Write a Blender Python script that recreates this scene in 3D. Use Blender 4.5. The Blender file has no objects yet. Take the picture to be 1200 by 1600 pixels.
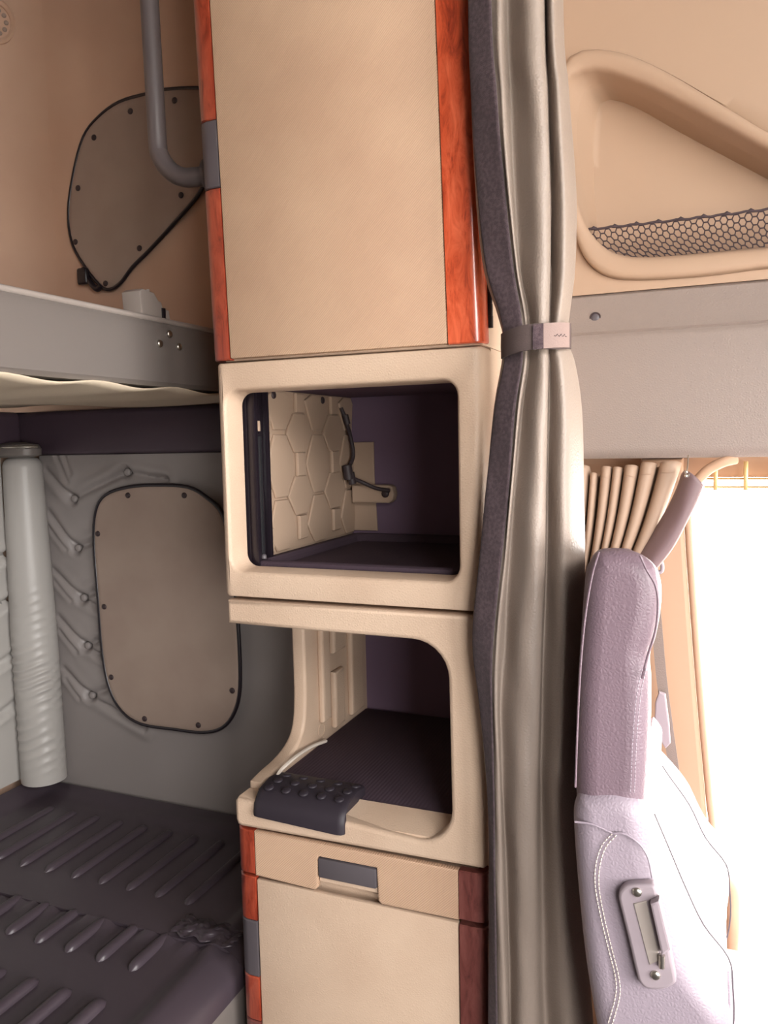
import bpy, bmesh, math, random
from math import sin, cos, pi, radians, atan, sqrt, exp, hypot
from mathutils import Vector, Matrix
from mathutils.geometry import delaunay_2d_cdt
random.seed(7)
S = bpy.context.scene
C = S.collection

# ------------------------------------------------------------------ camera
F = 1250.0                       # focal length in pixels of the 1200x1600 frame
YAW, PIT, ROLL = radians(22.5), atan(110/1250), 0.0211
CAM = Vector((0, 0, 1.5))
r0 = Vector((cos(YAW), sin(YAW), 0))
fw = Vector((-sin(YAW)*cos(PIT), cos(YAW)*cos(PIT), -sin(PIT)))
u0 = r0.cross(fw)
RT = r0*cos(ROLL) - u0*sin(ROLL)
UP = r0*sin(ROLL) + u0*cos(ROLL)
cd = bpy.data.cameras.new('camera'); cam = bpy.data.objects.new('camera', cd); C.objects.link(cam)
cd.sensor_fit = 'AUTO'; cd.sensor_width = 36.0; cd.lens = F*36/1600; cd.clip_start = 0.02
m3 = Matrix((RT, UP, -fw)).transposed()
cam.matrix_world = Matrix.Translation(CAM) @ m3.to_4x4()
S.camera = cam

def ray(px, py): return fw + RT*((px-600)/F) + UP*((800-py)/F)
def on(px, py, ax, val):
    d = ray(px, py); t = (val-CAM[ax])/d[ax]; return CAM + d*t
def onx(px, py, x): return on(px, py, 0, x)
def ony(px, py, y): return on(px, py, 1, y)
def onz(px, py, z): return on(px, py, 2, z)
def xz(pts, y): return [(ony(a, b, y).x, ony(a, b, y).z) for a, b in pts]

# ------------------------------------------------------------------ world, sun, light through the openings
W = bpy.data.worlds.new('sky'); S.world = W; W.use_nodes = True
bg = W.node_tree.nodes['Background']
bg.inputs[0].default_value = (1.0, 0.97, 0.94, 1); bg.inputs[1].default_value = 15.5
def portal(name, loc, rot, sx, sy):
    l = bpy.data.lights.new(name, 'AREA'); l.shape = 'RECTANGLE'; l.size = sx; l.size_y = sy; l.cycles.is_portal = True
    o = bpy.data.objects.new(name, l); C.objects.link(o); o.location = loc; o.rotation_euler = rot
DOORW = (-0.045, 0.95, 0.18, 1.415)      # doorway in the far side wall x0,x1,z0,z1
LWIN = (0.55, 1.50, 0.82, 1.60)          # window in the near side door x0,x1,z0,z1
WSH = (-0.74, 1.0, 0.80, 1.62)           # windscreen y0,y1,z0,z1
ROOFW = (-0.74, 0.6, 1.95, 2.65)           # roof window above the windscreen
LROOF_ADDED = (0.60, 1.50, 1.95, 2.65)         # added unseen window above the near side door, brightens the upper cabinet
XF, XR, YF, YN, ZC = 1.6, -1.80, 1.76, -0.80, 2.80
portal('daylight_doorway', ((DOORW[0]+DOORW[1])/2, YF+.02, (DOORW[2]+DOORW[3])/2), (radians(-90), 0, 0), DOORW[1]-DOORW[0], DOORW[3]-DOORW[2])
for nm, q in (('daylight_near_window', LWIN), ('daylight_added_near_opening', LROOF_ADDED)):
    portal(nm, ((q[0]+q[1])/2, YN-.02, (q[2]+q[3])/2), (radians(90), 0, 0), q[1]-q[0], q[3]-q[2])
portal('daylight_windscreen', (XF+.02, (WSH[0]+WSH[1])/2, (WSH[2]+WSH[3])/2), (radians(90), 0, radians(90)), WSH[1]-WSH[0], WSH[3]-WSH[2])
portal('daylight_roof_window', (XF+.02, (ROOFW[0]+ROOFW[1])/2, (ROOFW[2]+ROOFW[3])/2), (radians(90), 0, radians(90)), ROOFW[1]-ROOFW[0], ROOFW[3]-ROOFW[2])
S.view_settings.view_transform = 'Standard'; S.view_settings.look = 'None'
S.view_settings.gamma = 1.0; S.view_settings.use_curve_mapping = False
S.view_settings.exposure = 0.6

# ------------------------------------------------------------------ materials
def lin(c):
    f = lambda v: v/12.92 if v <= .04045 else ((v+.055)/1.055)**2.4
    return tuple(f(v/255) for v in c)
def mat(name, c, rough=.5, spec=.5, bump=0, bscale=400, bdist=.0006, kind='noise', c2=None, cscale=6, metal=0, coat=0, sheen=0):
    m = bpy.data.materials.new(name); m.use_nodes = True; n = m.node_tree; b = n.nodes['Principled BSDF']
    b.inputs['Roughness'].default_value = rough; b.inputs['Specular IOR Level'].default_value = spec
    b.inputs['Metallic'].default_value = metal; b.inputs['Coat Weight'].default_value = coat
    b.inputs['Coat Roughness'].default_value = .06
    if sheen: b.inputs['Sheen Weight'].default_value = sheen
    c = lin(c); b.inputs['Base Color'].default_value = (*c, 1)
    tc = n.nodes.new('ShaderNodeTexCoord')
    if c2:
        nz = n.nodes.new('ShaderNodeTexNoise'); nz.inputs['Scale'].default_value = cscale; nz.inputs['Detail'].default_value = 4
        mx = n.nodes.new('ShaderNodeMix'); mx.data_type = 'RGBA'
        mx.inputs[6].default_value = (*c, 1); mx.inputs[7].default_value = (*lin(c2), 1)
        rp = n.nodes.new('ShaderNodeValToRGB'); rp.color_ramp.elements[0].position = .4; rp.color_ramp.elements[1].position = .65
        n.links.new(tc.outputs['Object'], nz.inputs['Vector']); n.links.new(nz.outputs['Fac'], rp.inputs[0])
        n.links.new(rp.outputs[0], mx.inputs[0]); n.links.new(mx.outputs[2], b.inputs['Base Color'])
    if bump:
        bp = n.nodes.new('ShaderNodeBump'); bp.inputs['Strength'].default_value = bump; bp.inputs['Distance'].default_value = bdist
        if kind == 'noise':
            t = n.nodes.new('ShaderNodeTexNoise'); t.inputs['Detail'].default_value = 3; out = 'Fac'
        elif kind == 'leather':
            t = n.nodes.new('ShaderNodeTexVoronoi'); t.feature = 'DISTANCE_TO_EDGE'; out = 'Distance'
        elif kind == 'twill':
            t = n.nodes.new('ShaderNodeTexWave'); t.wave_type = 'BANDS'; t.bands_direction = 'DIAGONAL'; out = 'Fac'
        t.inputs['Scale'].default_value = bscale
        if kind == 'twill':
            mp = n.nodes.new('ShaderNodeMapping'); mp.inputs['Scale'].default_value = (-1, 0, 1)
            n.links.new(tc.outputs['Object'], mp.inputs[0]); n.links.new(mp.outputs[0], t.inputs['Vector'])
        else: n.links.new(tc.outputs['Object'], t.inputs['Vector'])
        if kind == 'twill' and c2:
            mm = n.nodes.new('ShaderNodeMix'); mm.data_type = 'RGBA'; mm.blend_type = 'MULTIPLY'; mm.inputs[0].default_value = .18
            n.links.new(mx.outputs[2], mm.inputs[6]); n.links.new(t.outputs['Color'], mm.inputs[7]); n.links.new(mm.outputs[2], b.inputs['Base Color'])
        n.links.new(t.outputs[out], bp.inputs['Height']); n.links.new(bp.outputs[0], b.inputs['Normal'])
    return m
M = {}
M['twill'] = mat('tan_twill_vinyl', (201, 168, 141), .6, .3, .5, 150, .0007, 'twill', (193, 159, 133), 5)
M['tan'] = mat('tan_grained_plastic', (200, 175, 153), .5, .4, .55, 230, .0012, 'leather', (192, 166, 144), 7)
M['tan_smooth'] = mat('tan_moulded_panel', (166, 140, 119), .6, .3, .12, 300, .0004, 'noise')
M['liner'] = mat('beige_moulded_liner', (172, 148, 128), .55, .3)
M['brown'] = mat('brown_upper_lining', (198, 166, 144), .8, .2, .15, 250, .0005, 'noise', (190, 157, 136), 3)
M['cover'] = mat('taupe_vinyl_cover', (156, 138, 126), .65, .3, .15, 350, .0004, 'noise', (148, 129, 118), 6)
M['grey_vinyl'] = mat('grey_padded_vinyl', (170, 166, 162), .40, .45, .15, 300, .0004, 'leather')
M['shaded_side_vinyl'] = mat('grey_vinyl_darkened_as_shade', (138, 131, 129), .42, .45, .15, 300, .0004, 'leather')  # the padding's grey vinyl, darkened to put the side wall's shade into its colour
M['curtain'] = mat('grey_beige_curtain_vinyl', (142, 128, 118), .45, .4, .5, 200, .0012, 'leather')
M['wcurtain'] = mat('tan_window_curtain', (152, 128, 110), .55, .3, .1, 500, .0003, 'noise')
M['lining'] = mat('mauve_curtain_lining', (112, 92, 94), .5, .4, .1, 400, .0004, 'noise')
M['header'] = mat('mauve_grey_grained_vinyl', (134, 121, 114), .5, .4, .6, 220, .0012, 'leather')
M['bunk'] = mat('slate_vinyl', (112, 105, 101), .42, .45, .12, 300, .0004, 'noise')
M['sheet'] = mat('pale_underside_fabric', (206, 190, 168), .75, .2, .2, 60, .001, 'noise')
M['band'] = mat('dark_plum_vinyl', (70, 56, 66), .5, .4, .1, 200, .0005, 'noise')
M['tray'] = mat('black_moulded_plastic', (66, 57, 64), .38, .5, .1, 90, .0006, 'noise')
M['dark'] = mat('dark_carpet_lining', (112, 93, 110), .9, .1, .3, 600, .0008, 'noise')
M['mat'] = mat('dark_ribbed_mat', (74, 61, 70), .85, .15, .4, 90, .0006, 'twill')
M['rubber'] = mat('charcoal_rubber', (46, 40, 47), .5, .3, .1, 400, .0003, 'noise')
M['black'] = mat('black_plastic', (30, 24, 30), .28, .5)
M['screw'] = mat('dark_screw', (52, 38, 40), .5, .5)
M['steel'] = mat('zinc_steel', (205, 200, 190), .3, .5, metal=1)
M['track_metal'] = mat('polished_dark_metal', (120, 120, 126), .22, .5, metal=.9)
M['grey_insert'] = mat('slate_grey_insert', (84, 78, 82), .45, .4)
M['grey_plastic'] = mat('light_grey_plastic', (146, 134, 140), .45, .4)
M['housing'] = mat('pale_grey_housing', (150, 140, 134), .5, .4)
M['tube'] = mat('dark_grey_coated_tube', (88, 80, 80), .35, .5)
M['velcro'] = mat('charcoal_hook_tape', (70, 58, 62), .95, .1, .8, 900, .0012, 'noise', (86, 72, 76), 200, sheen=.15)
M['web'] = mat('brown_grey_webbing', (84, 72, 70), .8, .2, .6, 500, .0008, 'noise')
M['webtab'] = mat('taupe_webbing_tab', (142, 122, 116), .8, .2, .6, 500, .0008, 'noise')
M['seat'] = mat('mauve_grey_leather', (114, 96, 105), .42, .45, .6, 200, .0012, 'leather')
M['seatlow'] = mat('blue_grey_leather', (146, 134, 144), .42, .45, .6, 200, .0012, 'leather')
M['seatlight'] = mat('pale_leather', (206, 194, 194), .5, .4, .2, 260, .0005, 'leather')
M['thread'] = mat('cream_thread', (214, 202, 190), .8, .2)
M['pillar'] = mat('tan_pillar_trim', (172, 140, 116), .6, .3, .15, 300, .0004, 'noise')
M['net'] = mat('black_cord_net', (66, 54, 58), .7, .3)
M['cable'] = mat('dark_cable', (58, 48, 50), .5, .4)
M['clear_film'] = mat('clear_crumpled_film', (190, 180, 180), .12, .6)
M['floor'] = mat('grey_rubber_floor', (66, 60, 60), .8, .2, .2, 200, .001, 'noise')
M['ceiling'] = mat('grey_headlining', (78, 72, 70), .9, .1, .1, 300, .0005, 'noise')
M['concrete'] = mat('pale_concrete', (196, 190, 180), .9, .2, .1, 30, .003, 'noise', (184, 178, 168), 1.5)
M['brass'] = mat('brass_rail', (206, 176, 120), .35, .5, metal=.6)
def wood(name, c1, c2, c3):
    m = bpy.data.materials.new(name); m.use_nodes = True; n = m.node_tree; b = n.nodes['Principled BSDF']
    tc = n.nodes.new('ShaderNodeTexCoord'); mp = n.nodes.new('ShaderNodeMapping'); mp.inputs['Scale'].default_value = (13, 13, 3.2)
    nz = n.nodes.new('ShaderNodeTexNoise'); nz.inputs['Scale'].default_value = 4; nz.inputs['Detail'].default_value = 9
    nz.inputs['Roughness'].default_value = .68; nz.inputs['Distortion'].default_value = .9
    rp = n.nodes.new('ShaderNodeValToRGB'); e = rp.color_ramp.elements
    e[0].position = .33; e[0].color = (*lin(c1), 1); e[1].position = .66; e[1].color = (*lin(c3), 1)
    k = e.new(.47); k.color = (*lin(c2), 1)
    n.links.new(tc.outputs['Object'], mp.inputs[0]); n.links.new(mp.outputs[0], nz.inputs['Vector'])
    n.links.new(nz.outputs['Fac'], rp.inputs[0]); n.links.new(rp.outputs[0], b.inputs['Base Color'])
    b.inputs['Roughness'].default_value = .3; b.inputs['Coat Weight'].default_value = .6; b.inputs['Coat Roughness'].default_value = .08
    return m
M['wood'] = wood('red_lacquered_burl_wood', (132, 44, 26), (202, 84, 50), (230, 112, 76))
M['wood_dark'] = wood('dark_red_lacquered_wood', (80, 40, 38), (110, 60, 55), (128, 76, 70))
M['wood_left'] = wood('brown_red_lacquered_wood', (96, 32, 20), (144, 56, 36), (170, 76, 52))
def glassmat():
    m = bpy.data.materials.new('clear_window_glass'); m.use_nodes = True; n = m.node_tree; n.nodes.clear()
    o = n.nodes.new('ShaderNodeOutputMaterial'); mx = n.nodes.new('ShaderNodeMixShader'); fr = n.nodes.new('ShaderNodeFresnel')
    fr.inputs[0].default_value = 1.2
    t = n.nodes.new('ShaderNodeBsdfTransparent'); g = n.nodes.new('ShaderNodeBsdfGlossy'); g.inputs['Roughness'].default_value = .02
    n.links.new(fr.outputs[0], mx.inputs[0]); n.links.new(t.outputs[0], mx.inputs[1]); n.links.new(g.outputs[0], mx.inputs[2]); n.links.new(mx.outputs[0], o.inputs[0])
    return m
M['glass'] = glassmat()

# ------------------------------------------------------------------ helpers
WL = {}                                            # world position of each object that parents others
def link(name, me, m, parent=None, smooth=False):
    o = bpy.data.objects.new(name, me); C.objects.link(o)
    if m is not None: me.materials.append(M[m])
    if smooth:
        for p in me.polygons: p.use_smooth = True
    if parent is not None: o.parent = parent; WL[o.name] = WL[parent.name]
    else: WL[o.name] = Vector((0, 0, 0))
    return o
def build(name, vs, fs, m, parent=None, smooth=False, fix=True, sharp=None):
    off = WL[parent.name] if parent is not None else Vector((0, 0, 0))
    me = bpy.data.meshes.new(name); me.from_pydata([Vector(v)-off for v in vs], [], fs); me.validate()
    if fix:
        bm = bmesh.new(); bm.from_mesh(me); bmesh.ops.recalc_face_normals(bm, faces=bm.faces); bm.to_mesh(me); bm.free()
    o = link(name, me, m, parent, smooth)
    if smooth and sharp: me.set_sharp_from_angle(angle=radians(sharp))
    return o
def bmobj(name, bm, m, parent=None, smooth=True, sharp=40):
    off = WL[parent.name] if parent is not None else Vector((0, 0, 0))
    bmesh.ops.recalc_face_normals(bm, faces=bm.faces); bmesh.ops.translate(bm, verts=bm.verts, vec=-off)
    me = bpy.data.meshes.new(name); bm.to_mesh(me); bm.free()
    o = link(name, me, m, parent, smooth)
    if smooth: me.set_sharp_from_angle(angle=radians(sharp))
    return o
def tag(o, label, cat, group=None):
    o['label'] = label; o['category'] = cat
    if group: o['group'] = group
    return o
def struct(o, label=None, cat=None):
    o['kind'] = 'structure'
    if label: o['label'] = label; o['category'] = cat
    return o
def thing(name, label, cat, loc, group=None):
    o = bpy.data.objects.new(name, None); C.objects.link(o); o.location = loc; o.empty_display_size = .05
    WL[o.name] = Vector(loc); return tag(o, label, cat, group)
def box(name, x0, x1, y0, y1, z0, z1, m, parent=None, bev=0, seg=2, lean=None):
    bm = bmesh.new(); bmesh.ops.create_cube(bm, size=1)
    for v in bm.verts:
        v.co = Vector(((x0 if v.co.x < 0 else x1), (y0 if v.co.y < 0 else y1), (z0 if v.co.z < 0 else z1)))
    if bev: bmesh.ops.bevel(bm, geom=bm.edges[:], offset=bev, segments=seg, affect='EDGES', profile=.5)
    if lean:
        for v in bm.verts: v.co.x += lean(v.co.z)
    return bmobj(name, bm, m, parent)
def prism(name, pts, ax, a, b, m, parent=None, bev=0, seg=2, lean=None):
    """outline pts in the two axes other than ax, extruded from a to b along ax, face edges rounded by bev"""
    lv = [(0, a), (0, b)]
    if bev:
        lv = [(bev*(1-sin(radians(90)*i/seg)), a+bev*(1-cos(radians(90)*i/seg))) for i in range(seg+1)]
        lv += [(i, b-(y-a)) for i, y in lv[::-1]]
    rings = []
    for ins, t in lv:
        ring = []
        for p in (offset(pts, ins) if ins else pts):
            q = list(p); q.insert(ax, t)
            if lean: q[0] += lean(q[2])
            ring.append(tuple(q))
        rings.append(ring)
    return loft(name, rings, m, parent, True, True, sharp=40)
def loft(name, rings, m, parent=None, cap0=False, cap1=False, closed=True, smooth=True, sharp=35):
    n = len(rings[0]); vs = [v for r in rings for v in r]; fs = []
    for k in range(len(rings)-1):
        for i in range(n if closed else n-1):
            j = (i+1) % n; fs.append((k*n+i, k*n+j, (k+1)*n+j, (k+1)*n+i))
    def capface(k):                                   # end face on vertices of its own, so it shades flat
        ids = []
        for v in rings[k]:
            if ids and (Vector(vs[ids[-1]])-Vector(v)).length < 1e-7: continue
            ids.append(len(vs)); vs.append(v)
        fs.append(tuple(ids))
    if cap0: capface(0)
    if cap1: capface(len(rings)-1)
    return build(name, vs, fs, m, parent, smooth, sharp=sharp)
def catmull(pts, n=6, closed=False):
    P = [Vector(p) for p in pts]; out = []; L = len(P)
    for i in range(L if closed else L-1):
        p1, p2 = P[i], P[(i+1) % L]
        p0 = P[(i-1) % L] if closed or i > 0 else p1*2-p2
        p3 = P[(i+2) % L] if closed or i+2 < L else p2*2-p1
        for k in range(n):
            t = k/n
            out.append(.5*((2*p1)+(p2-p0)*t+(2*p0-5*p1+4*p2-p3)*t*t+(3*p1-p0-3*p2+p3)*t**3))
    if not closed: out.append(P[-1])
    return out
def tube_geo(path, r, seg=8, closed=False, caps=True):
    path = [Vector(p) for p in path]; n = len(path); vs = []; fs = []; ref = None
    for i, p in enumerate(path):
        if closed: t = path[(i+1) % n]-path[i-1]
        else: t = path[min(i+1, n-1)]-path[max(i-1, 0)]
        t.normalize()
        if ref is None:
            ref = t.orthogonal().normalized()
        ref = (ref-t*ref.dot(t)).normalized(); bi = t.cross(ref)
        rr = r(i/(n-1)) if callable(r) else r
        vs += [p+(ref*cos(a)+bi*sin(a))*rr for a in [2*pi*k/seg for k in range(seg)]]
    for i in range(n if closed else n-1):
        for k in range(seg):
            j = (i+1) % n; fs.append((i*seg+k, i*seg+(k+1) % seg, j*seg+(k+1) % seg, j*seg+k))
    if caps and not closed:
        fs.append(tuple(range(seg-1, -1, -1))); fs.append(tuple((n-1)*seg+k for k in range(seg)))
    return vs, fs
def tube(name, path, r, m, parent=None, seg=8, closed=False):
    vs, fs = tube_geo(path, r, seg, closed); return build(name, vs, fs, m, parent, True, sharp=50)
def rrect(x0, x1, z0, z1, r, k=6):
    pts = []
    for cx, cz, a0 in ((x1-r, z1-r, 0), (x0+r, z1-r, 90), (x0+r, z0+r, 180), (x1-r, z0+r, 270)):
        for i in range(k+1):
            a = radians(a0+90*i/k); pts.append((cx+r*cos(a), cz+r*sin(a)))
    return pts
def offset(pts, d):
    """move a closed 2-D outline inwards by d (outline may be either way round)"""
    A = sum(pts[i][0]*pts[(i+1) % len(pts)][1]-pts[(i+1) % len(pts)][0]*pts[i][1] for i in range(len(pts)))
    s = 1 if A > 0 else -1; out = []; n = len(pts)
    for i in range(n):
        a, b, c = Vector(pts[i-1]), Vector(pts[i]), Vector(pts[(i+1) % n])
        e1, e2 = (b-a), (c-b)
        if e1.length < 1e-9: e1 = e2
        if e2.length < 1e-9: e2 = e1
        e1 = e1.normalized(); e2 = e2.normalized()
        n1 = Vector((-e1.y, e1.x))*s; n2 = Vector((-e2.y, e2.x))*s; nn = (n1+n2)
        if nn.length < 1e-6: nn = n1
        nn.normalize(); out.append(b+nn*d/max(.5, nn.dot(n1)))
    for it in range(12):                              # close up edges that the offset has turned over
        bad = False
        for i in range(n):
            j = (i+1) % n; e = Vector(pts[j])-Vector(pts[i]); f = out[j]-out[i]
            if f.dot(e) < -1e-12:
                mid = (out[i]+out[j])/2; out[i] = mid.copy(); out[j] = mid.copy(); bad = True
        if not bad: break
    return [tuple(v) for v in out]
def disc_mesh(name, r, h, m, seg=12, dome=True):
    """a low domed button whose axis is -Y, sitting on y=0"""
    prof = [(r, 0), (r, -h*.4), (r*.85, -h*.8), (r*.45, -h)] if dome else [(r, 0), (r, -h)]
    vs = []; fs = []
    for q, y in prof: vs += [(q*cos(2*pi*k/seg), y, q*sin(2*pi*k/seg)) for k in range(seg)]
    for i in range(len(prof)-1):
        for k in range(seg): fs.append((i*seg+k, i*seg+(k+1) % seg, (i+1)*seg+(k+1) % seg, (i+1)*seg+k))
    fs.append(tuple((len(prof)-1)*seg+k for k in range(seg)))
    me = bpy.data.meshes.new(name); me.from_pydata(vs, [], fs)
    for p in me.polygons: p.use_smooth = True
    me.materials.append(M[m]); return me
def put(name, me, loc, parent, rot=None, scale=None):
    o = bpy.data.objects.new(name, me); C.objects.link(o); o.parent = parent
    o.location = Vector(loc)-WL[parent.name]; WL[o.name] = WL[parent.name]
    if rot: o.rotation_euler = rot
    if scale: o.scale = scale
    return o

# ------------------------------------------------------------------ the shell of the cab
struct(box('floor', XR, XF, YN, YF, -.06, 0, 'floor'), 'grey rubber cab floor', 'floor')
struct(box('ceiling', XR, XF, YN, YF, ZC, ZC+.05, 'ceiling'), 'grey cab headlining', 'ceiling')
struct(box('wall_rear', XR-.06, XR, YN-.05, YF+.05, -.06, ZC, 'brown'), 'brown lined rear wall of the sleeper', 'wall')
wl = bpy.data.objects.new('wall_left', None); C.objects.link(wl); WL[wl.name] = Vector((0, 0, 0)); struct(wl, 'near side wall of the cab with door window and added roof window', 'wall')
for (z0, z1, hole) in ((-.06, 1.75, LWIN), (1.75, ZC, LROOF_ADDED)):
    for (p, q, r, s_) in ((XR, hole[0], z0, z1), (hole[1], XF, z0, z1), (hole[0], hole[1], z0, hole[2]), (hole[0], hole[1], hole[3], z1)):
        box('wall_section', p, q, YN-.06, YN, r, s_, 'ceiling', wl)
wf = bpy.data.objects.new('wall_front', None); C.objects.link(wf); WL[wf.name] = Vector((0, 0, 0)); struct(wf, 'front wall of the cab with windscreen and roof window', 'wall')
for (z0, z1, hole) in ((-.06, 1.75, WSH), (1.75, ZC, ROOFW)):
    for (p, q, r, s) in ((YN-.05, hole[0], z0, z1), (hole[1], YF+.05, z0, z1), (hole[0], hole[1], z0, hole[2]), (hole[0], hole[1], hole[3], z1)):
        box('wall_section', XF, XF+.06, p, q, r, s, 'ceiling', wf)
def window(n, ax, at, u0, u1, w0, w1, label):
    t = bpy.data.objects.new('window_%d' % n, None); C.objects.link(t); WL[t.name] = Vector((0, 0, 0)); struct(t, label, 'window')
    if ax == 0:
        box('pane', at, at+.005, u0, u1, w0, w1, 'glass', t)
        for q in ((u0, u0+.03, w0, w1), (u1-.03, u1, w0, w1), (u0, u1, w0, w0+.03), (u0, u1, w1-.03, w1)): box('window_frame', at-.01, at+.02, *q, 'black', t)
    else:
        box('pane', u0, u1, at, at+.005, w0, w1, 'glass', t)
        for q in ((u0, u0+.03, w0, w1), (u1-.03, u1, w0, w1), (u0, u1, w0, w0+.03), (u0, u1, w1-.03, w1)): box('window_frame', q[0], q[1], at-.01, at+.02, q[2], q[3], 'black', t)
window(1, 0, XF+.03, *WSH, 'windscreen of the cab')
window(2, 0, XF+.03, *ROOFW, 'roof window above the windscreen')
window(3, 1, YN-.03, *LWIN, 'window in the near side door')
window(4, 1, YN-.03, *LROOF_ADDED, 'added roof window over the near side door, for upper cabinet light')
struct(box('ground', -14, 14, -14, 14, -1.35, -1.25, 'concrete'), 'pale concrete yard outside the cab', 'ground')
# far side wall: sleeper part, pillar, sill, and the part over and beyond the doorway
YS = 1.70
wr = bpy.data.objects.new('wall_right', None); C.objects.link(wr); WL[wr.name] = Vector((0, 0, 0)); struct(wr, 'far side wall of the sleeper and cab', 'wall')
box('sleeper_lining', XR, -.312, YS, YF+.05, 0, ZC, 'brown', wr)
box('wall_section', -.312, DOORW[0], YF-.03, YF+.05, 0, ZC, 'pillar', wr)
box('wall_section', DOORW[1], XF, YF-.03, YF+.05, 0, ZC, 'pillar', wr)
box('wall_section', DOORW[0], DOORW[1], YF-.03, YF+.05, 0, DOORW[2], 'pillar', wr)
box('wall_section', DOORW[0], DOORW[1], YF-.03, YF+.05, DOORW[3], ZC, 'pillar', wr)
# rounded corner between the rear wall and the side wall, above the bunk
cr = []; R_ = .16
for z in (1.60, ZC-.001):
    ring = [(XR+R_-R_*cos(a), YS-R_+R_*sin(a), z) for a in [radians(90)*k/10 for k in range(11)]]; cr.append(ring)
struct(loft('trim_1', cr, 'brown', None, closed=False), 'rounded brown corner lining above the upper bunk', 'trim')
# B-pillar trim and rubber seal beside the doorway
YPL = 1.66
pe = [(1066, 760), (1069, 830), (1075, 920), (1083, 1030), (1092, 1140), (1101, 1240), (1108, 1340)]
pl = [tuple(v) for v in catmull([Vector(v) for v in xz(pe, YPL)], 3)]; pl = [(-.135, 0), (-.135, 1.455), (pl[0][0], 1.455)]+pl+[(pl[-1][0]+.004, 0)]
struct(prism('trim_2', pl, 1, YPL, 1.729, 'pillar', None, .008, 3), 'tan pillar trim beside the bright doorway', 'trim')
struct(tube('trim_3', catmull([ony(a+7, b, YPL+.01) for a, b in pe]+[Vector((pl[-1][0]+.012, YPL+.01, .19))], 5), .0075, 'pillar', None, 10), 'tan rubber door seal along the pillar', 'trim')

# ------------------------------------------------------------------ sleeper wall: dark band, tufted panels, corner roll
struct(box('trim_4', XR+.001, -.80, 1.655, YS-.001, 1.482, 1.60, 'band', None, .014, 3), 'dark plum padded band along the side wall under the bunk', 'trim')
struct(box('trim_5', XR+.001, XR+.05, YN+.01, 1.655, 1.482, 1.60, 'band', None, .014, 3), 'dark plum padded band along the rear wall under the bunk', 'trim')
def segd(p, a, b):
    ax, az = a; bx, bz = b; dx, dz = bx-ax, bz-az; L = dx*dx+dz*dz
    t = max(0, min(1, ((p[0]-ax)*dx+(p[1]-az)*dz)/L)); return hypot(p[0]-ax-t*dx, p[1]-az-t*dz), t
YT = 1.665
btn = xz([(195, 738), (112, 780), (118, 857), (127, 935), (133, 1010), (140, 1088)], YT)
edge = xz([(72, 735), (76, 800), (83, 890), (92, 965), (100, 1045)], YT)
cre = [(edge[0], btn[1]), (btn[1], btn[0]), (edge[1], btn[2]), (edge[2], btn[3]), (edge[3], btn[4]), (edge[4], btn[5])]
cre += [(btn[2], xz([(150, 845)], YT)[0]), (btn[3], xz([(152, 922)], YT)[0]), (btn[3], xz([(156, 950)], YT)[0]), (btn[4], xz([(156, 1000)], YT)[0]), (btn[4], xz([(160, 1025)], YT)[0]), (btn[5], xz([(172, 1075)], YT)[0]), (btn[5], xz([(226, 1136)], YT)[0]), (btn[0], xz([(260, 750)], YT)[0])]
folds = [(xz([a], YT)[0], xz([b], YT)[0]) for a, b in (((88, 712), (108, 752)), ((100, 712), (112, 740)), ((76, 822), (104, 858)), ((84, 905), (112, 938)), ((94, 985), (120, 1018)), ((104, 1062), (124, 1090)))]
def tuft(p, btns, creases, fo):
    h = 0
    for b in btns: h -= .020*exp(-((p[0]-b[0])**2+(p[1]-b[1])**2)/.026**2)-.006*exp(-((p[0]-b[0])**2+(p[1]-b[1]-.055)**2)/.045**2)
    for a, b in creases:
        d, t = segd(p, a, b); h -= (.0125*exp(-(d/.008)**2)-.006*exp(-((d-.02)/.013)**2))*(.35+.65*t)
    for a, b in fo:
        d, t = segd(p, a, b); h -= .0035*exp(-(d/.006)**2)-.002*exp(-((d-.013)/.008)**2)
    return max(-.030, min(.009, h))
def tuft_panel(name, xa, xb, za, zb, nx, nz, fn, pos, m, parent=None):
    vs = []; fs = []
    for j in range(nz+1):
        for i in range(nx+1):
            u, w = xa+(xb-xa)*i/nx, za+(zb-za)*j/nz; vs.append(pos(u, w, fn((u, w))))
    for j in range(nz):
        for i in range(nx): k = j*(nx+1)+i; fs.append((k, k+1, k+nx+2, k+nx+1))
    nb = len(vs)                                   # back and edges, so the pad has thickness
    rim = [i for i in range(nx+1)]+[j*(nx+1)+nx for j in range(1, nz+1)]+[nz*(nx+1)+i for i in range(nx-1, -1, -1)]+[j*(nx+1) for j in range(nz-1, 0, -1)]
    for r in rim:
        u, w = xa+(xb-xa)*(r % (nx+1))/nx, za+(zb-za)*(r//(nx+1))/nz; vs.append(pos(u, w, None))
    for i in range(len(rim)): j = (i+1) % len(rim); fs.append((rim[i], nb+i, nb+j, rim[j]))
    return build(name, vs, fs, m, parent, True, sharp=60)
pad = thing('tufted_side_panel', 'grey buttoned vinyl padding on the side wall around the lower cover', 'wall padding', (-1.3, YS, .53))
tuft_panel('pad', -1.705, -.80, .555, 1.4815, 230, 210, lambda p: tuft(p, btn, cre, folds), lambda u, w, h: (u, YT-h if h is not None else YS-.001, w), 'shaded_side_vinyl', pad)
bm_ = disc_mesh('tuft_button', .010, .007, 'shaded_side_vinyl', 14)
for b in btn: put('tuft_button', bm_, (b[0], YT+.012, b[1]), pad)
XT = XR+.035
rb = [(1.30, 1.33), (1.30, 1.13), (1.30, .93), (1.30, .73), (1.16, 1.23), (1.16, 1.03), (1.16, .83)]
re_ = [(onx(18, y, XT).y+.02, onx(18, y, XT).z) for y in (855, 930, 1030, 1105)]
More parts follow.
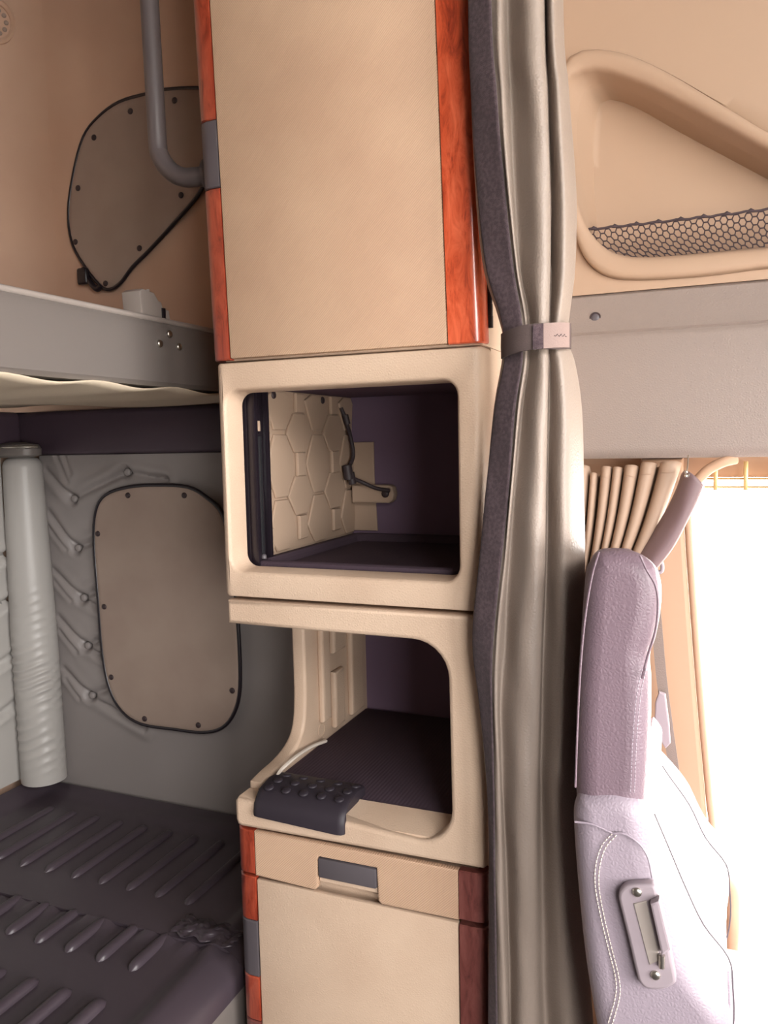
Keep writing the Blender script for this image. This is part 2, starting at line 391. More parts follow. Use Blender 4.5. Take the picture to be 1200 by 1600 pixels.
rbt = [(onx(-12, y, XT).y, onx(-12, y, XT).z) for y in (880, 955, 1045, 1125)]
rcre = [(re_[i], rbt[i]) for i in range(4)]+[((rbt[i][0]+.12, rbt[i][1]+.045), rbt[i]) for i in range(4)]+[(rbt[i], (rbt[i][0]-.14, rbt[i][1]+.05)) for i in range(4)]
padr = thing('tufted_rear_panel', 'grey buttoned vinyl padding on the rear wall left of the corner roll', 'wall padding', (XR, .5, .53))
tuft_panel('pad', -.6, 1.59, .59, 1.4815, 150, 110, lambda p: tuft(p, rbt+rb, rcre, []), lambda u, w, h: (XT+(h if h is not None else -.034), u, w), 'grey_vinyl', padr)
for b in rbt: put('tuft_button', bm_, (XT-.012, b[0], b[1]), padr, (0, 0, radians(90)))
# corner roll
def roll_r(t, z, a):
    r = .049+.011*min(1, (1.49-z)/.5)
    wz = exp(-((z-.86)/.2)**2)
    r += .0048*wz*(1-2*abs(sin((z*240-3.4*a+1.8*sin(z*13)+.8*sin(a*3))/2))**1.3)*max(0, .25+.75*cos(a-radians(-60)))*(.6+.4*sin(z*31+a))
    if t < .03: r *= sqrt(max(0, 1-(1-t/.03)**2))*.4+.6
    return r
rings = []; NZ = 330
for i in range(NZ+1):
    t = i/NZ; z = 1.478-(1.478-.588)*t
    cx = -1.722+.012*t; cy = 1.622
    rings.append([(cx+roll_r(t, z, a)*cos(a), min(cy+roll_r(t, z, a)*sin(a), 1.66), z) for a in [2*pi*k/44 for k in range(44)]])
rl = loft('corner_roll', rings, 'grey_vinyl', None, True, True, sharp=60)
tag(rl, 'pale grey wrinkled vinyl roll padding the vertical corner', 'bolster')
cap = thing('roll_cap', 'dark rounded cap with shiny edge above the corner roll', 'cap', (-1.72, 1.60, 1.4785))
loft('cap_body', [[(-1.715+r*cos(a)*.9, 1.60+r*sin(a)*.62, z) for a in [2*pi*k/24 for k in range(24)]] for r, z in ((.05, 1.4785), (.078, 1.484), (.08, 1.5), (.07, 1.512), (.03, 1.518))], 'bunk', cap, True, True)
tube('bright_edge', [(-1.715+.08*cos(a)*.9, 1.60+.08*sin(a)*.62, 1.506) for a in [radians(200+160*k/16) for k in range(17)]], .0035, 'steel', cap, 6)

# ------------------------------------------------------------------ window covers with snap screws
scr = disc_mesh('screw', .0075, .004, 'screw', 12)
def cover(name, label, px, screws, y, th, loc):
    t = thing(name, label, 'window cover', loc)
    P = [tuple(v) for v in catmull(xz(px, y), 4, True)]
    rg = [[(x, y+th, z) for x, z in P], [(x, y+.002, z) for x, z in P], [(x, y, z) for x, z in offset(P, .003)], [(x, y, z) for x, z in offset(P, .012)]]
    loft('cover_panel', rg, 'cover', t, True, True, sharp=60)
    tube('piping', [(x, y+.004, z) for x, z in offset(P, -.003)], .005, 'black', t, 8, True)
    for a, b in screws:
        q = ony(a, b, y); put('screw', scr, (q.x, y+.0002, q.z), t)
    return t
cover('lower_window_cover', 'taupe vinyl window cover with dark piping on the tufted side wall', [(150, 800), (165, 775), (200, 763), (245, 760), (292, 763), (322, 780), (345, 805), (358, 860), (366, 940), (371, 1010), (372, 1075), (364, 1112), (345, 1136), (315, 1143), (270, 1138), (220, 1130), (190, 1110), (171, 1075), (160, 1020), (153, 930), (147, 850)],
      [(200, 774), (288, 774), (153, 834), (163, 948), (174, 1058), (226, 1123), (310, 1133), (363, 1079)], YT-.028, .017, (-1.35, YT, .76))
cu = cover('upper_window_cover', 'taupe vinyl window cover with pointed bottom above the upper bunk', [(228, 148), (258, 141), (310, 139), (345, 146), (362, 190), (350, 240), (318, 285), (300, 312), (265, 352), (230, 390), (205, 415), (186, 440), (170, 450), (155, 443), (128, 408), (112, 375), (107, 330), (115, 270), (130, 215), (152, 185), (185, 161)],
      [(204, 174), (147, 215), (122, 294), (118, 378), (165, 443), (218, 388), (283, 305), (273, 157)], YS-.014, .0135, (-1.40, YS, 1.92))
# dark wire clip beside the pointed cover
cl = thing('wire_clip', 'small dark wire clip by the tip of the upper window cover', 'clip', ony(136, 435, YS))
q = ony(134, 432, YS-.012); 
box('clip_body', q.x-.022, q.x+.012, YS-.024, YS-.001, q.z-.022, q.z+.022, 'black', cl, .007, 3)
tube('wire', catmull([(q.x-.01, YS-.012, q.z+.02), (q.x+.01, YS-.014, q.z-.01), (q.x+.035, YS-.014, q.z-.035), (q.x+.05, YS-.012, q.z-.03)], 6), .008, 'black', cl, 8)
# round speaker on the rear wall, at the photograph's top left corner
sk = thing('wall_speaker', 'round brown speaker grille on the wall at the top left', 'speaker', (XR+.05, 1.65, 2.55))
def cornerpt(a): return Vector((XR+R_-R_*cos(a), YS-R_+R_*sin(a), 0))
dv = ray(-6, 34); best = min([radians(k) for k in range(0, 91)], key=lambda a: abs(cornerpt(a).y*dv.x-cornerpt(a).x*dv.y))
c0 = cornerpt(best); c0.z = CAM.z+dv.z*c0.y/dv.y
nv = Vector((cos(best), -sin(best), 0)); tv = Vector((sin(best), cos(best), 0)); zv = Vector((0, 0, 1))
def ringx(r, d): return [c0+nv*(d-.012)+tv*(r*cos(a)*.8)+zv*(r*sin(a)) for a in [2*pi*k/32 for k in range(32)]]
loft('rim', [ringx(.058, 0), ringx(.058, .020), ringx(.052, .025), ringx(.044, .020), ringx(.042, .014)], 'brown', sk, True, True)
for k in range(10):
    a = 2*pi*k/10; p = c0+nv*.0025+tv*(.030*cos(a)*.8)+zv*(.030*sin(a))
    put('grille_hole', bpy.data.meshes.get('grille_hole') or disc_mesh('grille_hole', .006, .003, 'cover', 10), p, sk, (0, 0, math.atan2(-nv.x, -nv.y)*-1+0))

# ------------------------------------------------------------------ upper bunk
ub = thing('upper_bunk', 'slate grey vinyl upper bunk folded out over the lower bed', 'bunk', (-1.4, .6, 1.61))
XB = -1.0
prof = [(XB-.03, 1.617), (XB-.008, 1.617), (XB, 1.625), (XB+.003, 1.68), (XB, 1.732), (XB-.006, 1.741), (XB-.014, 1.746), (XB-.03, 1.747), (-1.775, 1.747), (-1.775, 1.617)]
prism('bunk_body', prof, 1, YN+.02, 1.652, 'bunk', ub)
tube('top_piping', [(XB-.008, YN+.02+(1.652-YN-.02)*k/20, 1.7455) for k in range(21)], .006, 'housing', ub, 8)
vs = []; fs = []; NX, NY = 24, 90
for j in range(NY+1):
    for i in range(NX+1):
        u, w = i/NX, j/NY; x = XB-.002+(-1.74-XB)*u; y = YN+.05+(1.64-YN-.05)*w
        z = 1.614-.016*sin(pi*min(1, u*1.3))**.7*(.6+.4*sin(w*9))-.004*sin(w*70+u*9)*exp(-u*4)-.006*sin(w*22-u*6)*u
        vs.append((x, y, z))
for j in range(NY):
    for i in range(NX): k = j*(NX+1)+i; fs.append((k, k+1, k+NX+2, k+NX+1))
sh = build('underside_cloth', vs, fs, 'sheet', ub, True)
so = sh.modifiers.new('thickness', 'SOLIDIFY'); so.thickness = .003; so.offset = 1
for a, b in ((265, 522), (250, 537), (280, 542)):
    p = onx(a, b, XB+.003); put('rivet', disc_mesh('rivet', .0075, .005, 'steel', 12) if a == 265 else rivet, (XB+.0015, p.y, p.z), ub, (0, 0, radians(90)))
    if a == 265: rivet = bpy.data.meshes['rivet']
# the latch housing standing at the far end of the bunk
lh = thing('bunk_latch', 'pale grey plastic latch housing standing on the upper bunk', 'latch', (-1.05, 1.33, 1.7475))
a0 = onx(222, 487, -1.03); a1 = onx(252, 497, -1.03)
pr = [(a0.y, 1.7475), (a0.y-.004, 1.80), (a0.y+.006, 1.806), (a0.y+.04, 1.803), (a0.y+.052, 1.79), (a0.y+.062, 1.788), (a0.y+.066, 1.775), (a0.y+.085, 1.775), (a0.y+.09, 1.7475)]
prism('housing', pr, 0, -1.075, -1.03, 'housing', lh, .003, 2)
box('slot', -1.0305, -1.026, a0.y+.06, a0.y+.068, 1.756, 1.776, 'black', lh)
tube('pin', [(-1.05, a0.y+.045, 1.79), (-1.05, a0.y+.045, 1.812)], .004, 'housing', lh, 8)
# bent tube handrail fixed to the side of the tall cabinet
gt = thing('bunk_rail', 'dark grey bent tube rail running down into the upper cabinet side', 'rail', (-.83, 1.22, 1.97))
pth = [(-.945, 1.22, 2.795), (-.936, 1.22, 2.50), (-.932, 1.22, 2.283), (-.929, 1.22, 2.10)]
for k in range(1, 9):
    a = radians(180+90*k/8); pth.append((-.929+.075+.075*cos(a), 1.22, 2.045+.075*sin(a)))
pth += [(-.8125, 1.22, 1.967)]
tube('tube', catmull(pth, 3), .0165, 'tube', gt, 16)
tube('flange', [(-.822, 1.22, 1.967), (-.8125, 1.22, 1.967)], .03, 'tube', gt, 16)

# ------------------------------------------------------------------ lower bunk with ribbed plastic tray
lb = thing('lower_bunk_base', 'grey box base under the black ribbed bed tray', 'bunk', (-1.3, .5, 0))
box('base_box', -1.76, -.80, YN+.02, 1.64, 0, .49, 'bunk', lb, .01)
box('corner_block', -.799, -.783, .6, 1.05, .02, .487, 'housing', lb, .012, 3)
def tray(name, label, y0, y1, z, rimfar, lip):
    t = thing(name, label, 'bed tray', (-1.3, (y0+y1)/2, .49))
    vs = []; fs = []; xs = [-1.754+(-.80+1.754)*i/80 for i in range(81)]; n = max(20, int((y1-y0)/.012)); ys = [y0+(y1-y0)*j/n for j in range(n+1)]
    for y in ys:
        for x in xs:
            h = z
            h += .03*max(0, min(1, (-1.70-x)/.05))                        # raised rim at the rear wall
            d = (x+.895)/.095
            if d > 0: h += .010*exp(-((d-.35)/.22)**2)-.05*max(0, d-.55)**2*2.2
            if rimfar:
                e = (y-1.585)/.06
                if e > 0: h += .016*min(1, e)**2
                h += .012*exp(-(((x+1.20)/.16)**4))*exp(-((y-1.60)/.03)**2)
            if lip: h += lip*exp(-((y-(y1 if lip > 0 else y0))/.02)**2)*(.5+.5*sin(x*37+1.3*sin(x*91)))
            h += .0015*sin(x*9+y*4)*sin(y*11)
            vs.append((x, y, h))
    nx = 81
    for j in range(n):
        for i in range(80): k = j*nx+i; fs.append((k, k+1, k+nx+1, k+nx))
    nb = len(vs); rim = list(range(nx))+[j*nx+80 for j in range(1, n+1)]+[n*nx+i for i in range(79, -1, -1)]+[j*nx for j in range(n-1, 0, -1)]
    for r in rim: vs.append((vs[r][0], vs[r][1], .4905))
    for i in range(len(rim)): j = (i+1) % len(rim); fs.append((rim[i], nb+i, nb+j, rim[j]))
    build('tray_sheet', vs, fs, 'tray', t, True, sharp=60)
    return t
def ribmesh(name, L, w, h):
    vs = []; fs = []; n, s = 20, 8
    for i in range(n+1):
        y = -L/2+L*i/n; e = min(1, min(y+L/2, L/2-y)/(w*.9)); f = sqrt(max(.0, 1-(1-e)**2))
        for k in range(s+1):
            a = pi*k/s; vs.append((w/2*(.25+.75*f)*cos(a), y, h*f*sin(a)**.8-.0015))
    for i in range(n):
        for k in range(s): q = i*(s+1)+k; fs.append((q, q+1, q+s+2, q+s+1))
    me = bpy.data.meshes.new(name); me.from_pydata(vs, [], fs)
    bm = bmesh.new(); bm.from_mesh(me); bmesh.ops.recalc_face_normals(bm, faces=bm.faces); bm.to_mesh(me); bm.free()
    for p in me.polygons: p.use_smooth = True
    me.materials.append(M['tray']); return me
tf = tray('bed_tray', 'black ribbed plastic bed tray at the far end by the side wall', 1.2, 1.652, .55, True, 0)
tn = tray('bed_tray', 'black ribbed plastic bed tray nearest the camera', YN+.05, 1.1985, .543, False, .010)
rm = ribmesh('rib', .26, .022, .012)
for i in range(9):
    put('rib', rm, (-1.61+.076*i, 1.425, .5495), tf)
rm2 = ribmesh('rib', .115, .024, .013)
for i in range(9): put('rib', rm2, (-1.59+.0765*i, 1.155, .5435), tn)
rm3 = ribmesh('rib', .30, .026, .015)
for r in range(3):
    for i in range(9): put('rib', rm3, (-1.58+.0765*i, .872-.36*r, .5425), tn)
# crumpled clear film caught on the tray seam
vs = []; fs = []
fc = onz(325, 1455, .556)
for j in range(15):
    for i in range(19):
        x = fc.x-.07+.14*i/18; y = fc.y-.03+.06*j/14
        h = .556+.010*exp(-((i-9)/6)**2-((j-7)/4.5)**2)+.003*sin(i*1.9+j)*sin(j*1.3)
        vs.append((x+.004*sin(j*1.7), y+.006*sin(i*1.1), h))
for j in range(14):
    for i in range(18): k = j*19+i; fs.append((k, k+1, k+20, k+19))
fl = build('plastic_film', vs, fs, 'tray', None, True); so = fl.modifiers.new('thickness', 'SOLIDIFY'); so.thickness = .001
tag(fl, 'crumpled shiny scrap of plastic film on the bed tray seam', 'plastic film')

# ------------------------------------------------------------------ tall cabinet: four units
XL, XRI, YC, YB = -.7725, -.3165, 1.15, 1.685
# --- base cabinet with drawer and door
bc = thing('base_cabinet', 'tan base cabinet with drawer, door and red wood edge strips', 'cabinet', (-.545, 1.4, 0))
box('body', XL+.006, XRI-.004, YC+.030, YB, .001, .829, 'tan', bc, .004)
dz = .001
dr = prism('drawer_front', [(-.7355, .8265), (-.7355, .7455), (-.6185, .7425), (-.6130, .748), (-.6115, .8035), (-.5035, .8035), (-.5015, .748), (-.4955, .7425), (-.364, .7445), (-.3635, .8275)], 1, YC, YC+.013, 'twill', bc, .003, 2)
box('handle', -.611, -.504, YC-.001, YC+.029, .767, .8015, 'grey_insert', dr, .003)
box('finger_recess', -.611, -.504, YC+.006, YC+.029, .758, .7665, 'tan', dr)
def lstrip(name, z0, z1, m, parent, lean=None, xo=0):
    # rounded strip that wraps the left front corner
    pr = [(-.7365+xo, YC), (-.755+xo, YC), (-.766+xo, YC+.004), (-.774+xo, YC+.014), (-.777+xo, YC+.03), (-.777+xo, YC+.05), (-.768+xo, YC+.05), (-.7365+xo, YC+.0135)]
    rg = []
    for z, i in ((z0, .002), (z0+.002, 0), (z1-.002, 0), (z1, .002)):
        l = lean(z) if lean else 0
        rg.append([(x+l+(i if x < -.76+xo else 0), y+(i if y < YC+.02 else 0), z) for x, y in pr])
    return loft(name, rg, m, parent, True, True, sharp=40)
def rstrip(name, z0, z1, m, parent, lean=None, x0=-.3635, x1=XRI):
    pr = [(x0, YC), (x1-.016, YC), (x1-.006, YC+.003), (x1-.001, YC+.010), (x1, YC+.022), (x1, YC+.03), (x1-.012, YC+.03), (x1-.02, YC+.0135), (x0, YC+.0135)]
    rg = []
    for z, i in ((z0, .002), (z0+.002, 0), (z1-.002, 0), (z1, .002)):
        l = lean(z) if lean else 0
        rg.append([(x+l-(i if x > x1-.01 else 0), y+(i if y < YC+.015 else 0), z) for x, y in pr])
    return loft(name, rg, m, parent, True, True, sharp=40)
lstrip('wood_strip', .7475, .827, 'wood_left', dr); rstrip('wood_strip', .746, .827, 'wood_dark', dr, None, -.3625)
dd = box('door', -.7345, -.365, YC+.002, YC+.013, .07, .7385, 'tan', bc, .003)
lstrip('wood_strip', .6605, .742, 'wood_left', dd); lstrip('handle', .5555, .6595, 'grey_insert', dd)
lstrip('wood_strip', .472, .5545, 'wood_left', dd); lstrip('wood_strip', .07, .470, 'wood_dark', dd)
rstrip('wood_strip', .07, .7375, 'wood_dark', dd, None, -.3625)

# --- lower open unit with step pad
lu = thing('step_unit', 'tan open shelf unit with dark step pad, left side cut away', 'shelf unit', (-.545, 1.4, .8305))
def arc(cx, cz, r, a0, a1, k=7): return [(cx+r*cos(radians(a0+(a1-a0)*i/k)), cz+r*sin(radians(a0+(a1-a0)*i/k))) for i in range(k+1)]
out = [(XL, 1.2345), (XRI, 1.2345)]+[(XRI, .842), (XRI-.006, .836)]+[(-.760, .8305), (-.769, .833), (XL, .842), (XL, .876), (-.766, .884)]
out += [(-.60, .876)]+arc(-.431, .922, .0575, 270, 360)+arc(-.434, 1.132, .0585, 0, 90)+[(-.60, 1.1915), (XL, 1.193)]
prism('front_frame', out, 1, YC, YC+.045, 'tan', lu, .007, 3)
box('top_board', XL, XRI, YC+.045, YB, 1.2005, 1.2345, 'tan', lu)
box('right_side', XRI-.03, XRI, YC+.045, YB, .8305, 1.2, 'tan', lu)
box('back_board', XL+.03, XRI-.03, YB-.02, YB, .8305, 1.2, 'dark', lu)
box('deck', XL+.03, XRI-.03, YC+.045, YB-.02, .8305, .876, 'tan', lu)
mt = box('mat', -.742, -.348, YC+.055, YB-.03, .8765, .884, 'mat', lu, .003)
lp = [(1.366, 1.2), (YB, 1.2), (YB, .8305), (YC+.045, .8305), (YC+.045, .880)]
cv = [(1.366, 1.2), (1.3665, 1.10), (1.366, 1.0), (1.356, .945), (1.330, .918), (1.28, .904), (1.23, .900), (1.195, .895)]
lp = [(y, z) for y, z in catmull([Vector(v) for v in cv], 5)]+lp[4:5][::-1]+[(YC+.045, .8305), (YB, .8305), (YB, 1.2)]
prism('left_side', lp, 0, XL+.002, XL+.03, 'tan', lu, .006, 3)
for (y0, y1, z0, z1) in ((1.42, 1.455, .93, 1.195), (1.475, 1.53, 1.06, 1.195), (1.475, 1.52, .90, 1.02), (1.56, 1.62, .90, 1.195)):
    prism('moulded_rib', [(y0, z0), (y1, z0), (y1, z1), (y0, z1)], 0, XL+.029, XL+.044, 'tan', lu, .006, 3)
put('screw', disc_mesh('side_boss', .014, .006, 'tan', 14), (XL+.031, 1.43, .91), lu, (0, 0, radians(-90)))
# sill moulding that slopes from the lip up to the mat
prism('sill', [(YC+.01, .868), (YC+.03, .876), (YC+.06, .8865), (YC+.062, .877), (YC+.046, .86), (YC+.01, .86)], 0, -.61, -.376, 'tan', lu)
tube('loose_piping', catmull([(XL+.045, 1.42, .892), (XL+.04, 1.36, .900), (XL+.045, 1.28, .907), (XL+.05, 1.215, .903), (XL+.075, 1.205, .893)], 6), .0035, 'thread', lu, 6)
# rubber step pad wrapped over the front edge
sp = thing('step_pad', 'charcoal rubber step pad with raised round studs on the shelf edge', 'step pad', (-.645, 1.17, .85))
prf = [(1.236, .8845), (1.236, .901), (1.205, .907), (1.17, .901), (1.150, .890), (1.143, .879), (1.1405, .866), (1.1405, .853), (1.149, .853), (1.149, .8845)]
rg = []
for x, i in ((-.732, .006), (-.728, .0015), (-.720, 0), (-.570, 0), (-.562, .0015), (-.558, .006)):
    rg.append([(x+.0, y+(i if y < 1.16 else -i*.5), z-(i*.6 if z > .887 else 0)+(.006 if x < -.7 and z < .86 else 0)) for y, z in prf])
loft('pad', rg, 'rubber', sp, True, True, sharp=50)
dm = disc_mesh('stud', .0085, .0032, 'rubber', 14)
for i in range(5):
    for j in range(3):
        yy = (1.168, 1.192, 1.216)[j]; z = .9015 if j == 0 else (.9050 if j == 1 else .9050)
        put('stud', dm, (-.712+.034*i+.004*j, yy, z), sp, (radians(-90+(14 if j == 0 else (4 if j == 1 else -8))), 0, 0))

# --- middle unit: open cubby
cu = thing('cubby_unit', 'tan middle cabinet unit with one large open rounded cubby', 'cabinet', (-.545, 1.4, 1.239))
Z0, Z1 = 1.2395, 1.6375
def fr(x0, x1, z0, z1, r, y): return [(x, y, z) for x, z in rrect(x0, x1, z0, z1, r)]
XA = XL-.006
rings = [fr(XA, XRI, Z0, Z1, .006, YC+.05), fr(XA, XRI, Z0, Z1, .006, YC+.016), fr(XA+.002, XRI-.002, Z0+.001, Z1-.001, .006, YC+.007), fr(XA+.008, XRI-.008, Z0+.003, Z1-.003, .006, YC+.001), fr(XA+.014, XRI-.014, Z0+.006, Z1-.006, .006, YC),
         fr(-.766, -.350, 1.279, 1.596, .030, YC), fr(-.7625, -.3535, 1.2825, 1.5925, .0265, YC+.002), fr(-.760, -.356, 1.285, 1.590, .024, YC+.007), fr(-.756, -.358, 1.288, 1.588, .022, YC+.045), fr(-.770, -.340, 1.27, 1.60, .022, YC+.05)]
loft('front_frame', rings, 'tan', cu, sharp=50)
box('left_side', XA, XA+.014, YC+.05, YB, Z0, Z1, 'tan', cu)
box('right_side', XRI-.012, XRI, YC+.05, YB, Z0, Z1, 'tan', cu)
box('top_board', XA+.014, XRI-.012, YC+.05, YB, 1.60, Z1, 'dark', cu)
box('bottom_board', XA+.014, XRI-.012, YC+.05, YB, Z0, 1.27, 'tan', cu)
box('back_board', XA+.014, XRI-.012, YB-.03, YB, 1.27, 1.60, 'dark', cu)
# shallow tray on the cubby floor
rings = []
for d, z in ((0, 1.271), (0, 1.293), (.003, 1.295), (.016, 1.295), (.019, 1.292), (.022, 1.279)):
    rings.append([(x, y, z) for x, y in rrect(-.757+d, -.335-d, YC+.056+d, YB-.034-d, .02)])
loft('floor_tray', rings, 'mat', cu, True, True, sharp=40)
# liner of raised hexagonal plates
XLn = XA+.014
ln = box('liner', XLn, XLn+.004, 1.265, YB-.031, 1.2965, 1.5995, 'liner', cu)
hx, hz = .050, .062                                   # half sizes
def plate(cy, cz, ay, az, name='liner_plate'):
    P = [(cy-ay, cz), (cy-ay*.42, cz+az), (cy+ay*.42, cz+az), (cy+ay, cz), (cy+ay*.42, cz-az), (cy-ay*.42, cz-az)]
    P = [(min(max(y, 1.268), YB-.033), min(max(z, 1.298), 1.598)) for y, z in P]
    Q = []
    for p in P:
        if not Q or hypot(p[0]-Q[-1][0], p[1]-Q[-1][1]) > .003: Q.append(p)
    if len(Q) < 3: return
    prism(name, Q, 0, XLn+.004, XLn+.010, 'liner', ln, .0025, 2)
def block(y0, y1, z0, z1): prism('liner_block', [(y0, z0), (y1, z0), (y1, z1), (y0, z1)], 0, XLn+.004, XLn+.013, 'liner', ln, .003, 2)
for cz in (1.585, 1.458, 1.335): plate(1.323, cz, .053, .059)
for cz in (1.520, 1.398): plate(1.400, cz, .053, .038)
for cz in (1.585, 1.458, 1.335): plate(1.477, cz, .053, .059)
for cz in (1.520, 1.398): plate(1.554, cz, .053, .038)
for cz in (1.585, 1.458, 1.335): plate(1.625, cz, .045, .059)
for y in (1.400, 1.554):
    for (a, b) in ((1.560, 1.597), (1.436, 1.482), (1.312, 1.358)): block(y-.016, y+.016, a, b)
for (a, b) in ((1.535, 1.58), (1.30, 1.345)): block(1.269, 1.284, a, b)
for (y, z) in ((1.30, 1.590), (1.50, 1.588)):
    put('screw', scr, (XLn+.0095, y, z), ln, (0, 0, radians(90)))
# black sliding-door track
tk = box('track', XLn, XLn+.012, YC+.052, 1.263, 1.272, 1.5995, 'black', cu, .001)
box('track_lip', XLn+.012, XLn+.028, YC+.052, YC+.062, 1.272, 1.5995, 'black', tk, .001)
box('track_lip', XLn+.012, XLn+.022, 1.253, 1.262, 1.272, 1.5995, 'black', tk, .001)
box('guide_bar', XLn+.0125, XLn+.024, YC+.070, YC+.082, 1.275, 1.515, 'track_metal', tk, .003)
box('latch_tab', XLn+.0125, XLn+.020, YC+.069, YC+.083, 1.518, 1.578, 'black', tk, .001)
box('tab_window', XLn+.0205, XLn+.022, YC+.072, YC+.08, 1.523, 1.541, 'liner', tk)
put('stopper', disc_mesh('stopper', .005, .008, 'grey_insert', 10), (-.735, 1.215, 1.2985), tk, (radians(-90), 0, 0))
# bracket and cable at the back
bk = prism('bracket', [(-.762, 1.30), (-.762, 1.50), (-.705, 1.50), (-.705, 1.42), (-.700, 1.30)], 1, YB-.036, YB-.0305, 'liner', cu, .002)
br = prism('lug', [(-.75, 1.365), (-.66, 1.365), (-.651, 1.372), (-.648, 1.385), (-.651, 1.400), (-.66, 1.405), (-.75, 1.405)], 1, YB-.062, YB-.0365, 'liner', bk, .004, 2)
put('screw', disc_mesh('lug_screw', .009, .005, 'screw', 12), (-.668, YB-.0618, 1.386), bk)
cb = tube('wiring_cable', catmull([(XLn+.012, 1.585, 1.575), (XLn+.02, 1.59, 1.55), (XLn+.022, 1.61, 1.51), (XLn+.026, 1.612, 1.47), (XLn+.02, 1.59, 1.435), (XLn+.03, 1.585, 1.425), (-.715, 1.605, 1.412), (-.685, 1.615, 1.398), (-.655, 1.617, 1.393)], 8), .0045, 'cable', None, 8)
tag(cb, 'dark wiring cable clipped inside the open cubby', 'cable')
WL[cb.name] = Vector((0, 0, 0))
for (x, y, z, r) in ((XLn+.02, 1.593, 1.548, .007), (XLn+.024, 1.586, 1.433, .011), (-.735, 1.592, 1.42, .009)):
    tube('connector', [(x, y-.004, z+r*1.6), (x+.003, y, z-r*1.2)], r, 'cable', cb, 8)

# --- upper cabinet with padded door between wood strips
lean = lambda z: -.025*max(0, z-1.64)
uc = thing('upper_cabinet', 'tall tan upper cabinet with fabric door and red burl wood strips', 'cabinet', (-.545, 1.4, 1.639))
box('body', XL+.004, XRI-.002, YC+.016, YB, 1.639, ZC-.002, 'tan', uc, .003, lean=lean)
du = box('door', -.7475, -.3695, YC, YC+.0135, 1.6425, ZC-.01, 'twill', uc, .003, lean=lean)
LZ = ony(318, 190, YC).z; LZ2 = ony(330, 294, YC).z
lstrip('wood_strip', 1.6405, LZ2-.001, 'wood_left', du, lean, -.0125); lstrip('handle', LZ2, LZ, 'grey_insert', du, lean, -.0125)
lstrip('wood_strip', LZ+.001, ZC-.01, 'wood_left', du, lean, -.0125)
rstrip('wood_strip', 1.6415, ZC-.01, 'wood', du, lean, -.3675, XRI+.003)
hz0 = ony(760, 512, YC+.03).z; hz1 = ony(758, 400, YC+.03).z
hg = tube('hinge', [(XRI+.004+lean(z), YC+.035, z) for z in (hz0, hz1)], .004, 'screw', uc, 8)
for k in range(6):
    z = hz0+(hz1-hz0)*(k+.5)/6; tube('knuckle', [(XRI+.004+lean(z), YC+.035, z-.0085), (XRI+.004+lean(z), YC+.035, z+.0085)], .0052, 'screw', hg, 8)

# ------------------------------------------------------------------ sleeper curtain
rows = [(-40, (733, 737, 768, 780, 795, 822, 846, 851, 862, 874), 1.0),
 (150, (737, 742, 778, 786, 800, 830, 852, 857, 872, 884), 1.0), (300, (744, 752, 790, 796, 806, 838, 857, 861, 880, 895), 1.0),
 (420, (757, 767, 803, 808, 814, 840, 857, 861, 880, 894), .9), (490, (778, 787, 815, 820, 826, 842, 855, 860, 872, 886), .7),
 (532, (788, 793, 818, 822, 826, 840, 853, 858, 868, 882), .42), (570, (784, 793, 817, 821, 826, 842, 854, 859, 875, 894), .7),
 (640, (772, 778, 806, 811, 816, 838, 853, 858, 880, 904), .9), (760, (762, 765, 796, 800, 806, 832, 850, 856, 880, 907), 1.0),
 (880, (750, 754, 784, 789, 797, 828, 848, 854, 880, 909), 1.0), (1000, (740, 743, 772, 778, 790, 815, 843, 850, 880, 907), 1.0),
 (1100, (750, 753, 770, 776, 784, 812, 840, 848, 880, 905), 1.0), (1250, (763, 766, 773, 780, 788, 810, 835, 846, 872, 902), 1.0),
 (1450, (765, 767, 776, 785, 795, 812, 835, 850, 880, 910), 1.0), (1650, (765, 767, 778, 790, 800, 815, 838, 856, 892, 925), 1.0)]
DY = (.014, .004, -.010, -.015, .004, -.022, -.016, .010, -.014, .028)
YCU = 1.112
krows = []
for py, pxs, s in rows:
    pts = []
    for px, d in zip(pxs, DY):
        y = YCU+d*s; p = ony(px, py, y); pts.append(Vector((p.x, y, p.z)))
    # back of the bundle
    xa, xj = pts[0].x, pts[-1].x; w = xj-xa; z = pts[0].z
    for fx, fy in ((.98, .055), (.80, .066), (.72, .040), (.55, .068), (.45, .042), (.30, .066)):
        x = xa+w*fx; pts.append(Vector((max(x, -.306), YCU+fy*(s*.7+.3), z)))
    krows.append(pts)
top = [Vector((p.x, p.y, 2.78)) for p in krows[0]]; bot = [Vector((p.x+(.02 if k > 6 else 0), p.y, .03)) for k, p in enumerate(krows[-1])]
krows = [top]+krows+[bot]
cols = list(zip(*krows))
cols = [catmull(c, 8) for c in cols]              # smooth down the height
NR = len(cols[0]); grid = []
for r in range(NR):
    grid.append(catmull([c[r] for c in cols], 6))
vs = [v for g in grid for v in g]; n = len(grid[0]); fs = []
for r in range(NR):
    for k in range(n):
        v = vs[r*n+k]; u = k/n
        vs[r*n+k] = v+Vector((0, .0014*sin(v.z*17+k*.25)+.0006*sin(v.z*41+k*.6), 0))
for r in range(NR-1):
    for k in range(n-1): fs.append((r*n+k, r*n+k+1, (r+1)*n+k+1, (r+1)*n+k))
ct = thing('sleeper_curtain', 'long grey vinyl sleeper curtain with dark edge tape, tied at the middle', 'curtain', (-.24, YCU, .03))
cs = build('curtain_sheet', vs, fs, 'curtain', ct, True, fix=False); so = cs.modifiers.new('thickness', 'SOLIDIFY'); so.thickness = .0025; so.offset = 0
